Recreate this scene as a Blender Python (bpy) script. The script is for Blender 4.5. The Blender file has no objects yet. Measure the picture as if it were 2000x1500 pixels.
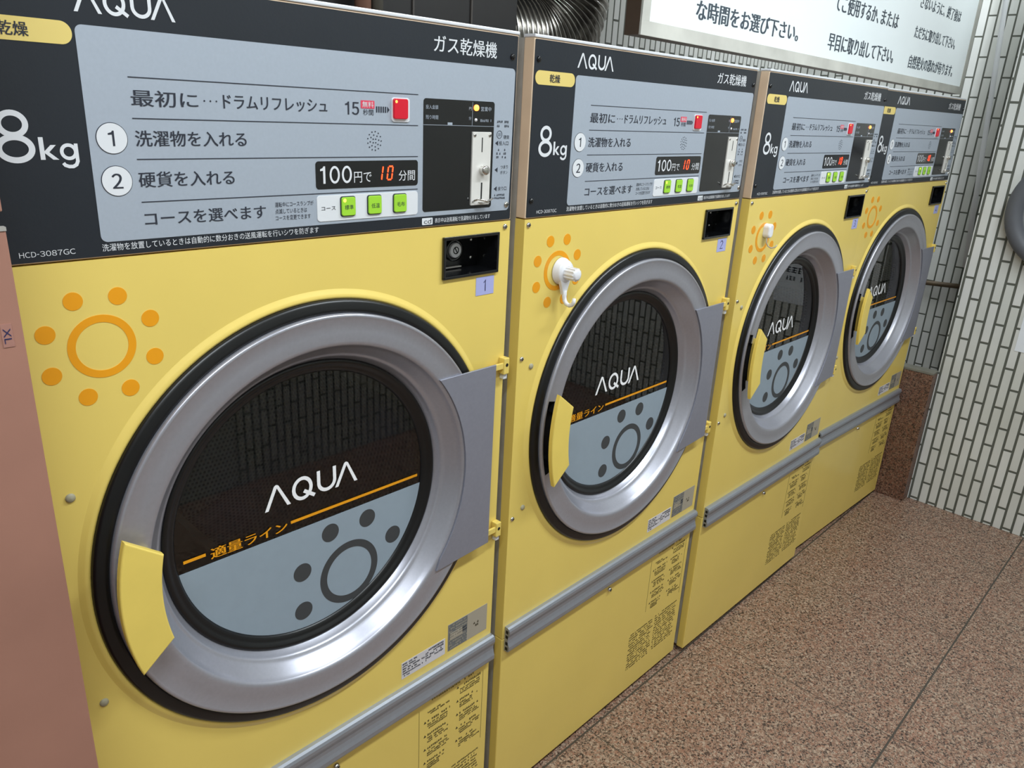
import bpy, bmesh, math, random
from mathutils import Vector, Matrix

random.seed(7)
scene = bpy.context.scene
COL = scene.collection
PI = math.pi

# ------------------------------------------------------------------ camera
CAM_LOC = Vector((-0.16630487, -0.77711987, 1.28235628))
RIGHT = Vector((0.69195955, -0.72024995, 0.04931536))
DOWN = Vector((-0.21263375, -0.26860829, -0.93948735))
FWD = Vector((0.68991222, 0.63960113, -0.33901552))
cam_data = bpy.data.cameras.new('camera')
cam_data.sensor_width = 36.0
cam_data.lens = 1498.57 / 2000.0 * 36.0
cam_data.clip_start = 0.02
cam = bpy.data.objects.new('camera', cam_data)
cam.matrix_world = Matrix((
    (RIGHT.x, -DOWN.x, -FWD.x, CAM_LOC.x),
    (RIGHT.y, -DOWN.y, -FWD.y, CAM_LOC.y),
    (RIGHT.z, -DOWN.z, -FWD.z, CAM_LOC.z),
    (0, 0, 0, 1)))
COL.objects.link(cam)
scene.camera = cam

# ------------------------------------------------------------------ world, lights, exposure
world = bpy.data.worlds.new('world')
scene.world = world
world.use_nodes = True
world.node_tree.nodes['Background'].inputs[0].default_value = (0.86, 0.93, 1.0, 1)
world.node_tree.nodes['Background'].inputs[1].default_value = 0.25

def area(name, loc, sx, sy, power, color=(0.87, 0.95, 1.0), rot=(0, 0, 0)):
    l = bpy.data.lights.new(name, 'AREA')
    l.shape = 'RECTANGLE'; l.size = sx; l.size_y = sy; l.energy = power; l.color = color
    o = bpy.data.objects.new(name, l)
    o.location = loc; o.rotation_euler = rot
    COL.objects.link(o)
    return o
area('ceiling_area_light', (-0.35, -0.95, 2.33), 1.25, 0.10, 17)
area('ceiling_area_light', (1.45, -0.85, 2.33), 1.25, 0.10, 19)
area('ceiling_area_light', (2.72, 0.28, 2.36), 0.60, 0.10, 10)  # unseen fill lamp, added to brighten the back wall and recess

scene.view_settings.view_transform = 'Standard'
scene.view_settings.look = 'None'
scene.view_settings.gamma = 1.0
scene.view_settings.use_curve_mapping = False
scene.view_settings.exposure = 0.68

# ------------------------------------------------------------------ materials
def lin(c):
    out = []
    for v in c[:3]:
        v = v / 255.0
        out.append(v / 12.92 if v <= 0.04045 else ((v + 0.055) / 1.055) ** 2.4)
    return tuple(out) + (1.0,)

def nd(nt, t, x=0, y=0, **kw):
    n = nt.nodes.new(t); n.location = (x, y)
    for k, v in kw.items():
        setattr(n, k, v)
    return n

def mat(name, rgb, rough=0.5, metal=0.0, coat=0.0, var=0.05, scale=14.0, emit=None, bump=0.0, spec=0.5):
    m = bpy.data.materials.new(name); m.use_nodes = True
    nt = m.node_tree; b = nt.nodes['Principled BSDF']
    c = lin(rgb)
    tc = nd(nt, 'ShaderNodeTexCoord'); nz = nd(nt, 'ShaderNodeTexNoise')
    nz.inputs['Scale'].default_value = scale; nz.inputs['Detail'].default_value = 4
    nt.links.new(tc.outputs['Object'], nz.inputs['Vector'])
    rp = nd(nt, 'ShaderNodeValToRGB')
    rp.color_ramp.elements[0].position = 0.3; rp.color_ramp.elements[1].position = 0.7
    rp.color_ramp.elements[0].color = tuple(v * (1 - var) for v in c[:3]) + (1,)
    rp.color_ramp.elements[1].color = tuple(min(1, v * (1 + var)) for v in c[:3]) + (1,)
    nt.links.new(nz.outputs['Fac'], rp.inputs['Fac'])
    nt.links.new(rp.outputs['Color'], b.inputs['Base Color'])
    b.inputs['Roughness'].default_value = rough
    b.inputs['Metallic'].default_value = metal
    b.inputs['Coat Weight'].default_value = coat
    b.inputs['Coat Roughness'].default_value = 0.12
    b.inputs['Specular IOR Level'].default_value = spec
    if emit:
        b.inputs['Emission Color'].default_value = lin(emit[0]); b.inputs['Emission Strength'].default_value = emit[1]
    if bump:
        bp = nd(nt, 'ShaderNodeBump'); bp.inputs['Strength'].default_value = bump; bp.inputs['Distance'].default_value = 0.002
        n2 = nd(nt, 'ShaderNodeTexNoise'); n2.inputs['Scale'].default_value = scale * 25
        nt.links.new(tc.outputs['Object'], n2.inputs['Vector'])
        nt.links.new(n2.outputs['Fac'], bp.inputs['Height']); nt.links.new(bp.outputs['Normal'], b.inputs['Normal'])
    return m

YEL = mat('yellow_enamel', (238, 210, 110), 0.34, var=0.03, scale=5, coat=0.35, bump=0.03)
YELP = mat('yellow_plastic', (240, 212, 106), 0.42, var=0.03, scale=20)
STEEL = mat('brushed_steel', (214, 210, 204), 0.38, 0.45, var=0.05, scale=60)
GALV = mat('galvanised_sheet', (176, 172, 166), 0.5, 0.25, var=0.12, scale=30)
BARE = mat('tan_reflection_steel', (232, 206, 178), 0.45, 0.15, var=0.05, scale=20)  # bare steel sides, the tan they reflect put into the base colour
COINP = mat('pale_coin_plate', (232, 229, 224), 0.4, 0.2, var=0.03, scale=50)
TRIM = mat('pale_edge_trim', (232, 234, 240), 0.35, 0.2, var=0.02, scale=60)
SILV = mat('silver_paint', (176, 176, 186), 0.32, 0.58, var=0.03, scale=240, coat=0.25)
HPL = mat('hinge_plate_paint', (146, 147, 160), 0.42, 0.35, var=0.03, scale=200)
BUMP = mat('bumper_aluminium', (165, 170, 180), 0.36, 0.6, var=0.03, scale=120)
BLKG = mat('gloss_black_plastic', (14, 15, 18), 0.16, var=0.15, scale=20, coat=0.4)
RUB = mat('black_rubber', (16, 17, 19), 0.34, var=0.15, scale=30)
PANEL = mat('charcoal_panel_print', (31, 36, 44), 0.38, var=0.05, scale=10, bump=0.05)
OVER = mat('silver_overlay_film', (176, 185, 198), 0.42, 0.25, var=0.02, scale=300)
WHT = mat('white_print', (226, 228, 232), 0.4, var=0.01)
WHG = mat('bright_white_print', (250, 250, 252), 0.35, var=0.01)
DRK = mat('dark_print', (44, 48, 60), 0.45, var=0.04)
ORG = mat('orange_print', (240, 160, 20), 0.4, var=0.03)
BADGE = mat('pale_yellow_print', (230, 206, 122), 0.4, var=0.02)
REDP = mat('red_print', (226, 70, 96), 0.4, var=0.03)
REDB = mat('red_button_plastic', (200, 20, 44), 0.28, var=0.05, emit=((200, 16, 40), 0.12))
GRNB = mat('green_button_plastic', (156, 208, 56), 0.32, var=0.04, emit=((140, 210, 40), 0.08))
CHR = mat('chrome', (210, 208, 204), 0.16, 1.0, var=0.04)
SLOT = mat('slot_black', (10, 10, 12), 0.6, var=0.1)
LEDR = mat('red_led', (255, 60, 30), 0.3, emit=((255, 60, 24), 3.2))
LEDO = mat('orange_led', (255, 150, 70), 0.3, emit=((255, 118, 48), 4.0))
LEDS = mat('button_led', (255, 210, 90), 0.3, emit=((255, 205, 80), 1.1))
WPL = mat('white_plastic', (236, 236, 240), 0.32, var=0.02)
LILAC = mat('lilac_paper', (172, 176, 226), 0.7, var=0.03)
INK = mat('blue_black_ink', (40, 40, 84), 0.6, var=0.05)
PLUG = mat('grey_beige_plug', (168, 162, 138), 0.5, var=0.05)
LABG = mat('grey_label_film', (176, 168, 152), 0.45, 0.1, var=0.05)
LABW = mat('white_label_paper', (214, 210, 214), 0.6, var=0.02)
DECG = mat('grey_glass_print', (146, 160, 172), 0.5, var=0.02, scale=60)
DECD = mat('dark_glass_print', (62, 64, 66), 0.55, var=0.04)
INKB = mat('black_small_print', (70, 62, 40), 0.6, var=0.1)

def plain(name):
    m = bpy.data.materials.new(name); m.use_nodes = True
    nt = m.node_tree; nt.nodes.clear()
    return m, nt, nd(nt, 'ShaderNodeOutputMaterial', 600, 0)

def glass_mat():
    m, nt, out = plain('door_glass')
    tr = nd(nt, 'ShaderNodeBsdfTransparent'); tr.inputs[0].default_value = (0.86, 0.9, 0.9, 1)
    gl = nd(nt, 'ShaderNodeBsdfGlossy'); gl.inputs['Roughness'].default_value = 0.015
    fr = nd(nt, 'ShaderNodeFresnel'); fr.inputs['IOR'].default_value = 1.72
    nz = nd(nt, 'ShaderNodeTexNoise'); nz.inputs['Scale'].default_value = 5
    bp = nd(nt, 'ShaderNodeBump'); bp.inputs['Strength'].default_value = 0.006; bp.inputs['Distance'].default_value = 0.002
    nt.links.new(nz.outputs['Fac'], bp.inputs['Height']); nt.links.new(bp.outputs['Normal'], gl.inputs['Normal'])
    mx = nd(nt, 'ShaderNodeMixShader')
    nt.links.new(fr.outputs[0], mx.inputs[0]); nt.links.new(tr.outputs[0], mx.inputs[1]); nt.links.new(gl.outputs[0], mx.inputs[2])
    nt.links.new(mx.outputs[0], out.inputs[0])
    return m
GLASS = glass_mat()

def drum_mat():
    m = bpy.data.materials.new('perforated_drum_steel'); m.use_nodes = True
    nt = m.node_tree; b = nt.nodes['Principled BSDF']
    uv = nd(nt, 'ShaderNodeUVMap'); sp = nd(nt, 'ShaderNodeSeparateXYZ')
    nt.links.new(uv.outputs[0], sp.inputs[0])
    def mth(op, a, bb=None):
        n = nd(nt, 'ShaderNodeMath'); n.operation = op
        for i, v in enumerate((a, bb)):
            if v is None: continue
            if isinstance(v, (int, float)): n.inputs[i].default_value = v
            else: nt.links.new(v, n.inputs[i])
        return n.outputs[0]
    P = 0.0085
    ry = mth('DIVIDE', sp.outputs[1], P)
    row = mth('FLOOR', ry)
    sh = mth('MULTIPLY', mth('MODULO', mth('ABSOLUTE', row), 2.0), 0.5)
    rx = mth('ADD', mth('DIVIDE', sp.outputs[0], P), sh)
    fx = mth('SUBTRACT', mth('FRACT', rx), 0.5); fy = mth('SUBTRACT', mth('FRACT', ry), 0.5)
    d = mth('SQRT', mth('ADD', mth('MULTIPLY', fx, fx), mth('MULTIPLY', fy, fy)))
    hole = mth('LESS_THAN', d, 0.29)
    mx = nd(nt, 'ShaderNodeMix'); mx.data_type = 'RGBA'
    nt.links.new(hole, mx.inputs['Factor'])
    mx.inputs[6].default_value = lin((150, 152, 150)); mx.inputs[7].default_value = lin((14, 14, 15))
    nt.links.new(mx.outputs[2], b.inputs['Base Color'])
    b.inputs['Metallic'].default_value = 0.35; b.inputs['Roughness'].default_value = 0.42
    return m
DRUM = drum_mat()

def tile_mat(name, axis, off=(0.0, 0.0), tile=((228, 228, 226), (214, 215, 210)), grout=(96, 98, 90), joint=0.0041):
    """slim ceramic tiles standing on end; axis: object axis running along the wall"""
    m = bpy.data.materials.new(name); m.use_nodes = True
    nt = m.node_tree; b = nt.nodes['Principled BSDF']
    tc = nd(nt, 'ShaderNodeTexCoord'); sp = nd(nt, 'ShaderNodeSeparateXYZ'); cb = nd(nt, 'ShaderNodeCombineXYZ')
    nt.links.new(tc.outputs['Object'], sp.inputs[0])
    a1 = nd(nt, 'ShaderNodeMath'); a1.operation = 'ADD'; a1.inputs[1].default_value = off[1]
    a2 = nd(nt, 'ShaderNodeMath'); a2.operation = 'ADD'; a2.inputs[1].default_value = off[0]
    nt.links.new(sp.outputs[2], a1.inputs[0]); nt.links.new(sp.outputs[axis], a2.inputs[0])
    nt.links.new(a1.outputs[0], cb.inputs[0]); nt.links.new(a2.outputs[0], cb.inputs[1])
    br = nd(nt, 'ShaderNodeTexBrick'); br.offset = 0.5; br.offset_frequency = 2
    br.inputs['Scale'].default_value = 1.0
    br.inputs['Brick Width'].default_value = 0.1375; br.inputs['Row Height'].default_value = 0.0303
    br.inputs['Mortar Size'].default_value = joint; br.inputs['Mortar Smooth'].default_value = 0.25
    br.inputs['Bias'].default_value = 0.0
    br.inputs['Color1'].default_value = lin(tile[0]); br.inputs['Color2'].default_value = lin(tile[1])
    br.inputs['Mortar'].default_value = lin(grout)
    nt.links.new(cb.outputs[0], br.inputs['Vector'])
    nz = nd(nt, 'ShaderNodeTexNoise'); nz.inputs['Scale'].default_value = 6; nz.inputs['Detail'].default_value = 6
    nt.links.new(tc.outputs['Object'], nz.inputs['Vector'])
    rp = nd(nt, 'ShaderNodeValToRGB')
    rp.color_ramp.elements[0].position = 0.3; rp.color_ramp.elements[0].color = (0.86, 0.86, 0.84, 1)
    rp.color_ramp.elements[1].position = 0.75; rp.color_ramp.elements[1].color = (1, 1, 1, 1)
    nt.links.new(nz.outputs['Fac'], rp.inputs['Fac'])
    mx = nd(nt, 'ShaderNodeMix'); mx.data_type = 'RGBA'; mx.blend_type = 'MULTIPLY'; mx.inputs['Factor'].default_value = 1
    nt.links.new(br.outputs['Color'], mx.inputs[6]); nt.links.new(rp.outputs['Color'], mx.inputs[7])
    nt.links.new(mx.outputs[2], b.inputs['Base Color'])
    rr = nd(nt, 'ShaderNodeMapRange'); rr.inputs[3].default_value = 0.38; rr.inputs[4].default_value = 0.85
    nt.links.new(br.outputs['Fac'], rr.inputs[0]); nt.links.new(rr.outputs[0], b.inputs['Roughness'])
    bp = nd(nt, 'ShaderNodeBump'); bp.invert = True; bp.inputs['Strength'].default_value = 0.7; bp.inputs['Distance'].default_value = 0.003
    nt.links.new(br.outputs['Fac'], bp.inputs['Height']); nt.links.new(bp.outputs['Normal'], b.inputs['Normal'])
    return m

def granite_mat(name, base, dark, light, red, seams, rough):
    m = bpy.data.materials.new(name); m.use_nodes = True
    nt = m.node_tree; b = nt.nodes['Principled BSDF']
    tc = nd(nt, 'ShaderNodeTexCoord')
    def vor(scale, lo, hi):
        v = nd(nt, 'ShaderNodeTexVoronoi'); v.inputs['Scale'].default_value = scale; v.feature = 'F1'
        nz = nd(nt, 'ShaderNodeTexNoise'); nz.inputs['Scale'].default_value = scale * 0.9; nz.inputs['Detail'].default_value = 3
        ad = nd(nt, 'ShaderNodeMix'); ad.data_type = 'VECTOR'; ad.inputs['Factor'].default_value = 0.012
        nt.links.new(tc.outputs['Object'], nz.inputs['Vector'])
        nt.links.new(tc.outputs['Object'], ad.inputs[4]); nt.links.new(nz.outputs['Color'], ad.inputs[5])
        nt.links.new(ad.outputs[1], v.inputs['Vector'])
        sp = nd(nt, 'ShaderNodeSeparateColor'); nt.links.new(v.outputs['Color'], sp.inputs[0])
        r = nd(nt, 'ShaderNodeMapRange'); r.inputs[1].default_value = lo; r.inputs[2].default_value = hi
        nt.links.new(sp.outputs[0], r.inputs[0])
        return r.outputs[0], sp.outputs[1]
    def mix(f, a, c):
        mx = nd(nt, 'ShaderNodeMix'); mx.data_type = 'RGBA'
        nt.links.new(f, mx.inputs['Factor'])
        if isinstance(a, tuple): mx.inputs[6].default_value = a
        else: nt.links.new(a, mx.inputs[6])
        mx.inputs[7].default_value = c
        return mx.outputs[2]
    f1, g1 = vor(290, 0.58, 0.78)
    f2, g2 = vor(340, 0.68, 0.76)
    f3, g3 = vor(240, 0.55, 0.80)
    big = nd(nt, 'ShaderNodeTexNoise'); big.inputs['Scale'].default_value = 5; big.inputs['Detail'].default_value = 5
    nt.links.new(tc.outputs['Object'], big.inputs['Vector'])
    bm_ = nd(nt, 'ShaderNodeMapRange'); bm_.inputs[1].default_value = 0.35; bm_.inputs[2].default_value = 0.7; bm_.inputs[4].default_value = 0.6
    nt.links.new(big.outputs['Fac'], bm_.inputs[0])
    c = mix(bm_.outputs[0], lin(base), lin(red))
    c = mix(f3, c, lin(red)); c = mix(f1, c, lin(light)); c = mix(f2, c, lin(dark))
    if seams:
        sp = nd(nt, 'ShaderNodeSeparateXYZ'); nt.links.new(tc.outputs['Object'], sp.inputs[0])
        def seam(o, off, pitch, w):
            a = nd(nt, 'ShaderNodeMath'); a.operation = 'ADD'; a.inputs[1].default_value = -off + pitch * 40.5
            nt.links.new(o, a.inputs[0])
            q = nd(nt, 'ShaderNodeMath'); q.operation = 'MODULO'; q.inputs[1].default_value = pitch; nt.links.new(a.outputs[0], q.inputs[0])
            d = nd(nt, 'ShaderNodeMath'); d.operation = 'SUBTRACT'; d.inputs[1].default_value = pitch / 2; nt.links.new(q.outputs[0], d.inputs[0])
            e = nd(nt, 'ShaderNodeMath'); e.operation = 'ABSOLUTE'; nt.links.new(d.outputs[0], e.inputs[0])
            l = nd(nt, 'ShaderNodeMath'); l.operation = 'LESS_THAN'; l.inputs[1].default_value = w; nt.links.new(e.outputs[0], l.inputs[0])
            return l.outputs[0]
        s1 = seam(sp.outputs[0], 0.967, 0.4865, 0.0011); s2 = seam(sp.outputs[1], -0.5005, 0.4865, 0.0022)
        mm = nd(nt, 'ShaderNodeMath'); mm.operation = 'MAXIMUM'; nt.links.new(s1, mm.inputs[0]); nt.links.new(s2, mm.inputs[1])
        c = mix(mm.outputs[0], c, lin((74, 68, 60)))
    nt.links.new(c, b.inputs['Base Color'])
    b.inputs['Roughness'].default_value = rough
    return m

# ------------------------------------------------------------------ mesh helpers
class MB:
    def __init__(s): s.v = []; s.f = []; s.mi = []; s.mats = []; s.smooth = []; s.uv = {}
    def _m(s, m):
        if m not in s.mats: s.mats.append(m)
        return s.mats.index(m)
    def add(s, vs, fs, m, smooth=False):
        o = len(s.v); s.v += [tuple(v) for v in vs]; k = s._m(m)
        for f in fs:
            s.f.append([o + i for i in f]); s.mi.append(k); s.smooth.append(smooth)
        return s
    def box(s, x0, x1, y0, y1, z0, z1, m, bev=0.0, seg=2):
        bm = bmesh.new()
        bmesh.ops.create_cube(bm, size=1)
        for v in bm.verts:
            v.co = Vector(((x0 + x1) / 2 + v.co.x * (x1 - x0), (y0 + y1) / 2 + v.co.y * (y1 - y0), (z0 + z1) / 2 + v.co.z * (z1 - z0)))
        if bev > 0:
            bmesh.ops.bevel(bm, geom=bm.edges[:], offset=bev, segments=seg, profile=0.5, affect='EDGES')
        return s.bm(bm, m)
    def bm(s, bm, m, smooth=False):
        bm.verts.index_update()
        s.add([v.co[:] for v in bm.verts], [[v.index for v in f.verts] for f in bm.faces], m, smooth)
        bm.free(); return s
    def lathe(s, cx, cz, prof, m, n=128, a0=0.0, a1=2 * PI, skip=None, smooth=True):
        full = abs(a1 - a0 - 2 * PI) < 1e-6
        cnt = n if full else n + 1
        vs = []
        for i in range(cnt):
            a = a0 + (a1 - a0) * i / n
            for r, y in prof: vs.append((cx + r * math.cos(a), y, cz + r * math.sin(a)))
        k = len(prof); fs = []
        for i in range(n):
            j = (i + 1) % cnt
            for q in range(k - 1):
                if skip and skip(a0 + (a1 - a0) * (i + .5) / n, q): continue
                fs.append([i * k + q, j * k + q, j * k + q + 1, i * k + q + 1])
        return s.add(vs, fs, m, smooth)
    def disc(s, cx, cz, r, y0, y1, m, n=40, sx=1.0):
        """round plate facing -y at y0, back at y1"""
        return s.poly([(cx + sx * r * math.cos(2 * PI * i / n), cz + r * math.sin(2 * PI * i / n)) for i in range(n)], y0, y1, m)
    def poly(s, pts, y0, y1, m, bev=0.0):
        n = len(pts)
        if bev > 0:
            bm = bmesh.new()
            f = [bm.verts.new((p[0], y0, p[1])) for p in pts]; b = [bm.verts.new((p[0], y1, p[1])) for p in pts]
            ff = bm.faces.new(f); bm.faces.new(list(reversed(b)))
            for i in range(n): bm.faces.new([f[i], b[i], b[(i + 1) % n], f[(i + 1) % n]])
            bmesh.ops.recalc_face_normals(bm, faces=bm.faces[:])
            bmesh.ops.bevel(bm, geom=list(ff.edges), offset=bev, segments=3, profile=0.5, affect='EDGES')
            return s.bm(bm, m)
        vs = [(p[0], y0, p[1]) for p in pts] + [(p[0], y1, p[1]) for p in pts]
        fs = [list(range(n)), list(range(2 * n - 1, n - 1, -1))] + [[i, n + i, n + (i + 1) % n, (i + 1) % n] for i in range(n)]
        return s.add(vs, fs, m)
    def ring(s, cx, cz, r0, r1, y0, y1, m, n=64):
        return s.lathe(cx, cz, [(r0, y1), (r0, y0), (r1, y0), (r1, y1)], m, n, smooth=False)
    def rrect(s, u0, u1, z0, z1, r, y0, y1, m, bev=0.0, seg=6):
        return s.poly(rrect_pts(u0, u1, z0, z1, r, seg), y0, y1, m, bev)
    def tube(s, pts, r, m, n=10, closed=False):
        """pts: list of 3d points, r number or list"""
        P = [Vector(p) for p in pts]; k = len(P); vs = []; fs = []
        up = Vector((0, 0, 1))
        prevn = None
        for i, p in enumerate(P):
            t = (P[min(i + 1, k - 1)] - P[max(i - 1, 0)]).normalized()
            if prevn is None:
                a = up if abs(t.dot(up)) < 0.9 else Vector((1, 0, 0))
                nrm = (a - t * a.dot(t)).normalized()
            else:
                nrm = (prevn - t * prevn.dot(t)).normalized()
            prevn = nrm; bn = t.cross(nrm)
            rr = r[i] if isinstance(r, (list, tuple)) else r
            for q in range(n):
                a = 2 * PI * q / n
                vs.append(tuple(p + (nrm * math.cos(a) + bn * math.sin(a)) * rr))
        for i in range(k - 1):
            for q in range(n):
                fs.append([i * n + q, i * n + (q + 1) % n, (i + 1) * n + (q + 1) % n, (i + 1) * n + q])
        fs.append(list(range(n - 1, -1, -1))); fs.append([(k - 1) * n + q for q in range(n)])
        return s.add(vs, fs, m, True)
    def stroke(s, pts, w, y, m, th=0.0003):
        """flat printed line of width w through (u, z) points at depth y, mitred at the bends"""
        P = [Vector(p) for p in pts]; L = []; R_ = []; k = len(P)
        for i, p in enumerate(P):
            a = (p - P[i - 1]).normalized() if i else (P[1] - p).normalized()
            b = (P[i + 1] - p).normalized() if i < k - 1 else a
            na = Vector((-a.y, a.x)); nb = Vector((-b.y, b.x))
            n = na + nb
            n = n / max(n.dot(na), 0.5) if n.length > 1e-6 else na
            L.append(p + n * w / 2); R_.append(p - n * w / 2)
        vs = [(q.x, y, q.y) for q in L] + [(q.x, y, q.y) for q in R_]
        return s.add(vs, [[i, k + i, k + i + 1, i + 1] for i in range(k - 1)], m)
    def digit_one(s, u0, u1, z0, z1, w, y, m):
        """upright 1 with a short flag and no foot"""
        h = z1 - z0
        return s.poly([(u1 - w, z0), (u1, z0), (u1, z1), (u1 - w * .75, z1), (u1 - w * 1.2, z0 + .90 * h), (u0, z0 + .83 * h), (u0, z0 + .73 * h), (u1 - w, z0 + .75 * h)], y, y + 0.0003, m)
    def oval(s, cu, cz, ru, rz, w, y, m, n=36):
        vs = []; fs = []
        for i in range(n):
            a = 2 * PI * i / n; c, q = math.cos(a), math.sin(a)
            vs += [(cu + ru * c, y, cz + rz * q), (cu + (ru - w) * c, y, cz + (rz - w) * q)]
        for i in range(n):
            j = (i + 1) % n; fs.append([2 * i, 2 * j, 2 * j + 1, 2 * i + 1])
        return s.add(vs, fs, m)
    def text(s, body, u0, u1, z0, z1, y, m, bold=0.0):
        """lettering stretched to the box u0..u1, z0..z1, facing -y"""
        vs, fs = glyphs(body)
        return s._fit(vs, fs, u0, u1, z0, z1, y, m, bold)
    def latin(s, body, u0, u1, z0, z1, y, m, gap=0.07, bold=0.0):
        vs = []; fs = []; x = 0.0
        for ch in body:
            if ch == ' ': x += 0.25; continue
            v, f = glyphs(chr(ord(ch) + 0xFEE0) if 33 <= ord(ch) <= 126 else ch)
            a = min(p[0] for p in v); b = max(p[0] for p in v); o = len(vs)
            vs += [(p[0] - a + x, p[1]) for p in v]; fs += [[o + i for i in q] for q in f]
            x += b - a + gap
        return s._fit(vs, fs, u0, u1, z0, z1, y, m, bold)
    def _fit(s, vs, fs, u0, u1, z0, z1, y, m, bold):
        ax = min(p[0] for p in vs); bx = max(p[0] for p in vs); az = min(p[1] for p in vs); bz = max(p[1] for p in vs)
        kx = (u1 - u0) / max(bx - ax, 1e-6); kz = (z1 - z0) / max(bz - az, 1e-6)
        for k, d in enumerate([0.0] if bold <= 0 else [-bold, 0.0, bold]):
            s.add([(u0 + (p[0] - ax) * kx + d, y - k * 0.00003, z0 + (p[1] - az) * kz) for p in vs], fs, m)
        return s
    def build(s, name, parent=None, loc=None):
        me = bpy.data.meshes.new(name)
        me.from_pydata(s.v, [], s.f)
        for m in s.mats: me.materials.append(m)
        me.polygons.foreach_set('material_index', s.mi)
        me.polygons.foreach_set('use_smooth', s.smooth)
        if s.uv:
            pass
        me.update()
        o = bpy.data.objects.new(name, me)
        if parent is not None: o.parent = parent
        if loc is not None: o.location = loc
        COL.objects.link(o)
        return o

def rrect_pts(u0, u1, z0, z1, r, seg=6):
    pts = []
    for cx, cz, a in ((u1 - r, z0 + r, -PI / 2), (u1 - r, z1 - r, 0), (u0 + r, z1 - r, PI / 2), (u0 + r, z0 + r, PI)):
        for i in range(seg + 1):
            t = a + PI / 2 * i / seg
            pts.append((cx + r * math.cos(t), cz + r * math.sin(t)))
    return pts

_cache = {}
def glyphs(body):
    if body in _cache: return _cache[body]
    c = bpy.data.curves.new('lettering', 'FONT'); c.body = body; c.resolution_u = 4
    o = bpy.data.objects.new('lettering', c); COL.objects.link(o)
    dg = bpy.context.evaluated_depsgraph_get(); dg.update()
    me = bpy.data.meshes.new_from_object(o.evaluated_get(dg))
    r = ([(v.co.x, v.co.y) for v in me.vertices], [list(p.vertices) for p in me.polygons])
    bpy.data.objects.remove(o); bpy.data.curves.remove(c); bpy.data.meshes.remove(me)
    _cache[body] = r
    return r

def thing(name, label, cat, loc=(0, 0, 0), rotz=0.0, group=None):
    o = bpy.data.objects.new(name, None); COL.objects.link(o)
    o.empty_display_size = 0.05
    o.location = loc; o.rotation_euler = (0, 0, rotz)
    o['label'] = label; o['category'] = cat
    if group: o['group'] = group
    return o
def tag(o, label, cat, group=None):
    o['label'] = label; o['category'] = cat
    if group: o['group'] = group
    return o
def struct(o):
    o['kind'] = 'structure'; return o

# ------------------------------------------------------------------ the setting
FZ = -0.012
WX = 2.737           # face of the tiled pier on the right
RX = 3.20            # tiled wall set back behind it
TILE_X = tile_mat('slim_white_tiles_right', 1, off=(0.128 + 0.0303 * 40, -0.410 + 0.1375 * 40))
TILE_R = tile_mat('slim_white_tiles_recess', 1, off=(0.012 + 0.0303 * 40, -0.30 + 0.1375 * 40), joint=0.0032)
TILE_Y = tile_mat('slim_white_tiles_back', 0, off=(0.010 + 0.0303 * 80, 0.03 + 0.1375 * 40), joint=0.0034)
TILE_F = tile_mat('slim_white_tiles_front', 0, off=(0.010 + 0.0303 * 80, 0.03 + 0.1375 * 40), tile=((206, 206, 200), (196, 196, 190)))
FLOORM = granite_mat('speckled_granite_floor', (140, 114, 96), (58, 47, 42), (178, 156, 136), (152, 110, 90), True, 0.33)
GRANB = granite_mat('brown_granite_slab', (112, 82, 68), (44, 34, 30), (138, 110, 92), (118, 76, 58), False, 0.4)
PLAST = mat('painted_plaster', (206, 206, 200), 0.8, var=0.04, scale=3)
CEIL = mat('ceiling_board', (214, 214, 208), 0.85, var=0.03, scale=4)
GROUT = mat('grey_mortar', (120, 118, 108), 0.85, var=0.12, scale=30)

struct(MB().box(-2.2, 3.4, -2.2, 1.0, FZ - 0.08, FZ, FLOORM).build('floor'))
struct(MB().box(-2.2, 3.4, -2.2, 1.0, 2.40, 2.48, CEIL).build('ceiling'))
struct(MB().box(-2.2, 3.4, 0.82, 0.92, FZ, 2.40, TILE_Y).build('wall_back'))
struct(MB().box(-2.2, 3.4, -1.60, -1.48, FZ, 2.40, TILE_F).build('wall_front'))
struct(MB().box(-1.90, 0.955, -1.482, -1.474, FZ, 2.40, mat('grey_wall_board', (176, 176, 170), 0.6, var=0.04, scale=3)).build('trim_1'))
struct(MB().box(-2.0, -1.90, -1.485, 0.82, FZ, 2.40, PLAST).build('wall_left'))
struct(MB().box(WX, 3.36, -1.485, -0.1205, FZ, 2.40, TILE_X, bev=0.0015).build('wall_right'))
struct(MB().box(RX, 3.36, -0.1205, 0.82, FZ, 2.40, TILE_R).build('wall_recess'))

# granite slab against the pier, beside the last dryer
b = MB().box(2.690, 2.7365, -0.1195, 0.30, FZ, 0.478, GRANB, bev=0.002)
slab = thing('granite_slab', 'upright brown granite slab on the floor between the last dryer and the tiled wall', 'stone slab', (2.71, 0.0, FZ))
def under(o, root):
    o.parent = root; o.matrix_parent_inverse = Matrix.Translation(-Vector(root.location)); return o
under(b.build('slab'), slab)
under(MB().box(2.6885, 2.7365, -0.1200, 0.302, 0.478, 0.487, GROUT, bev=0.0015).build('mortar_cap'), slab)

# ------------------------------------------------------------------ the gas dryer
CU, CZ = 0.325, 0.7663
W = 0.65
PT, PB = 1.3727, 1.1282
e = 0.0004
AQ = ('AQUA',)

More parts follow.
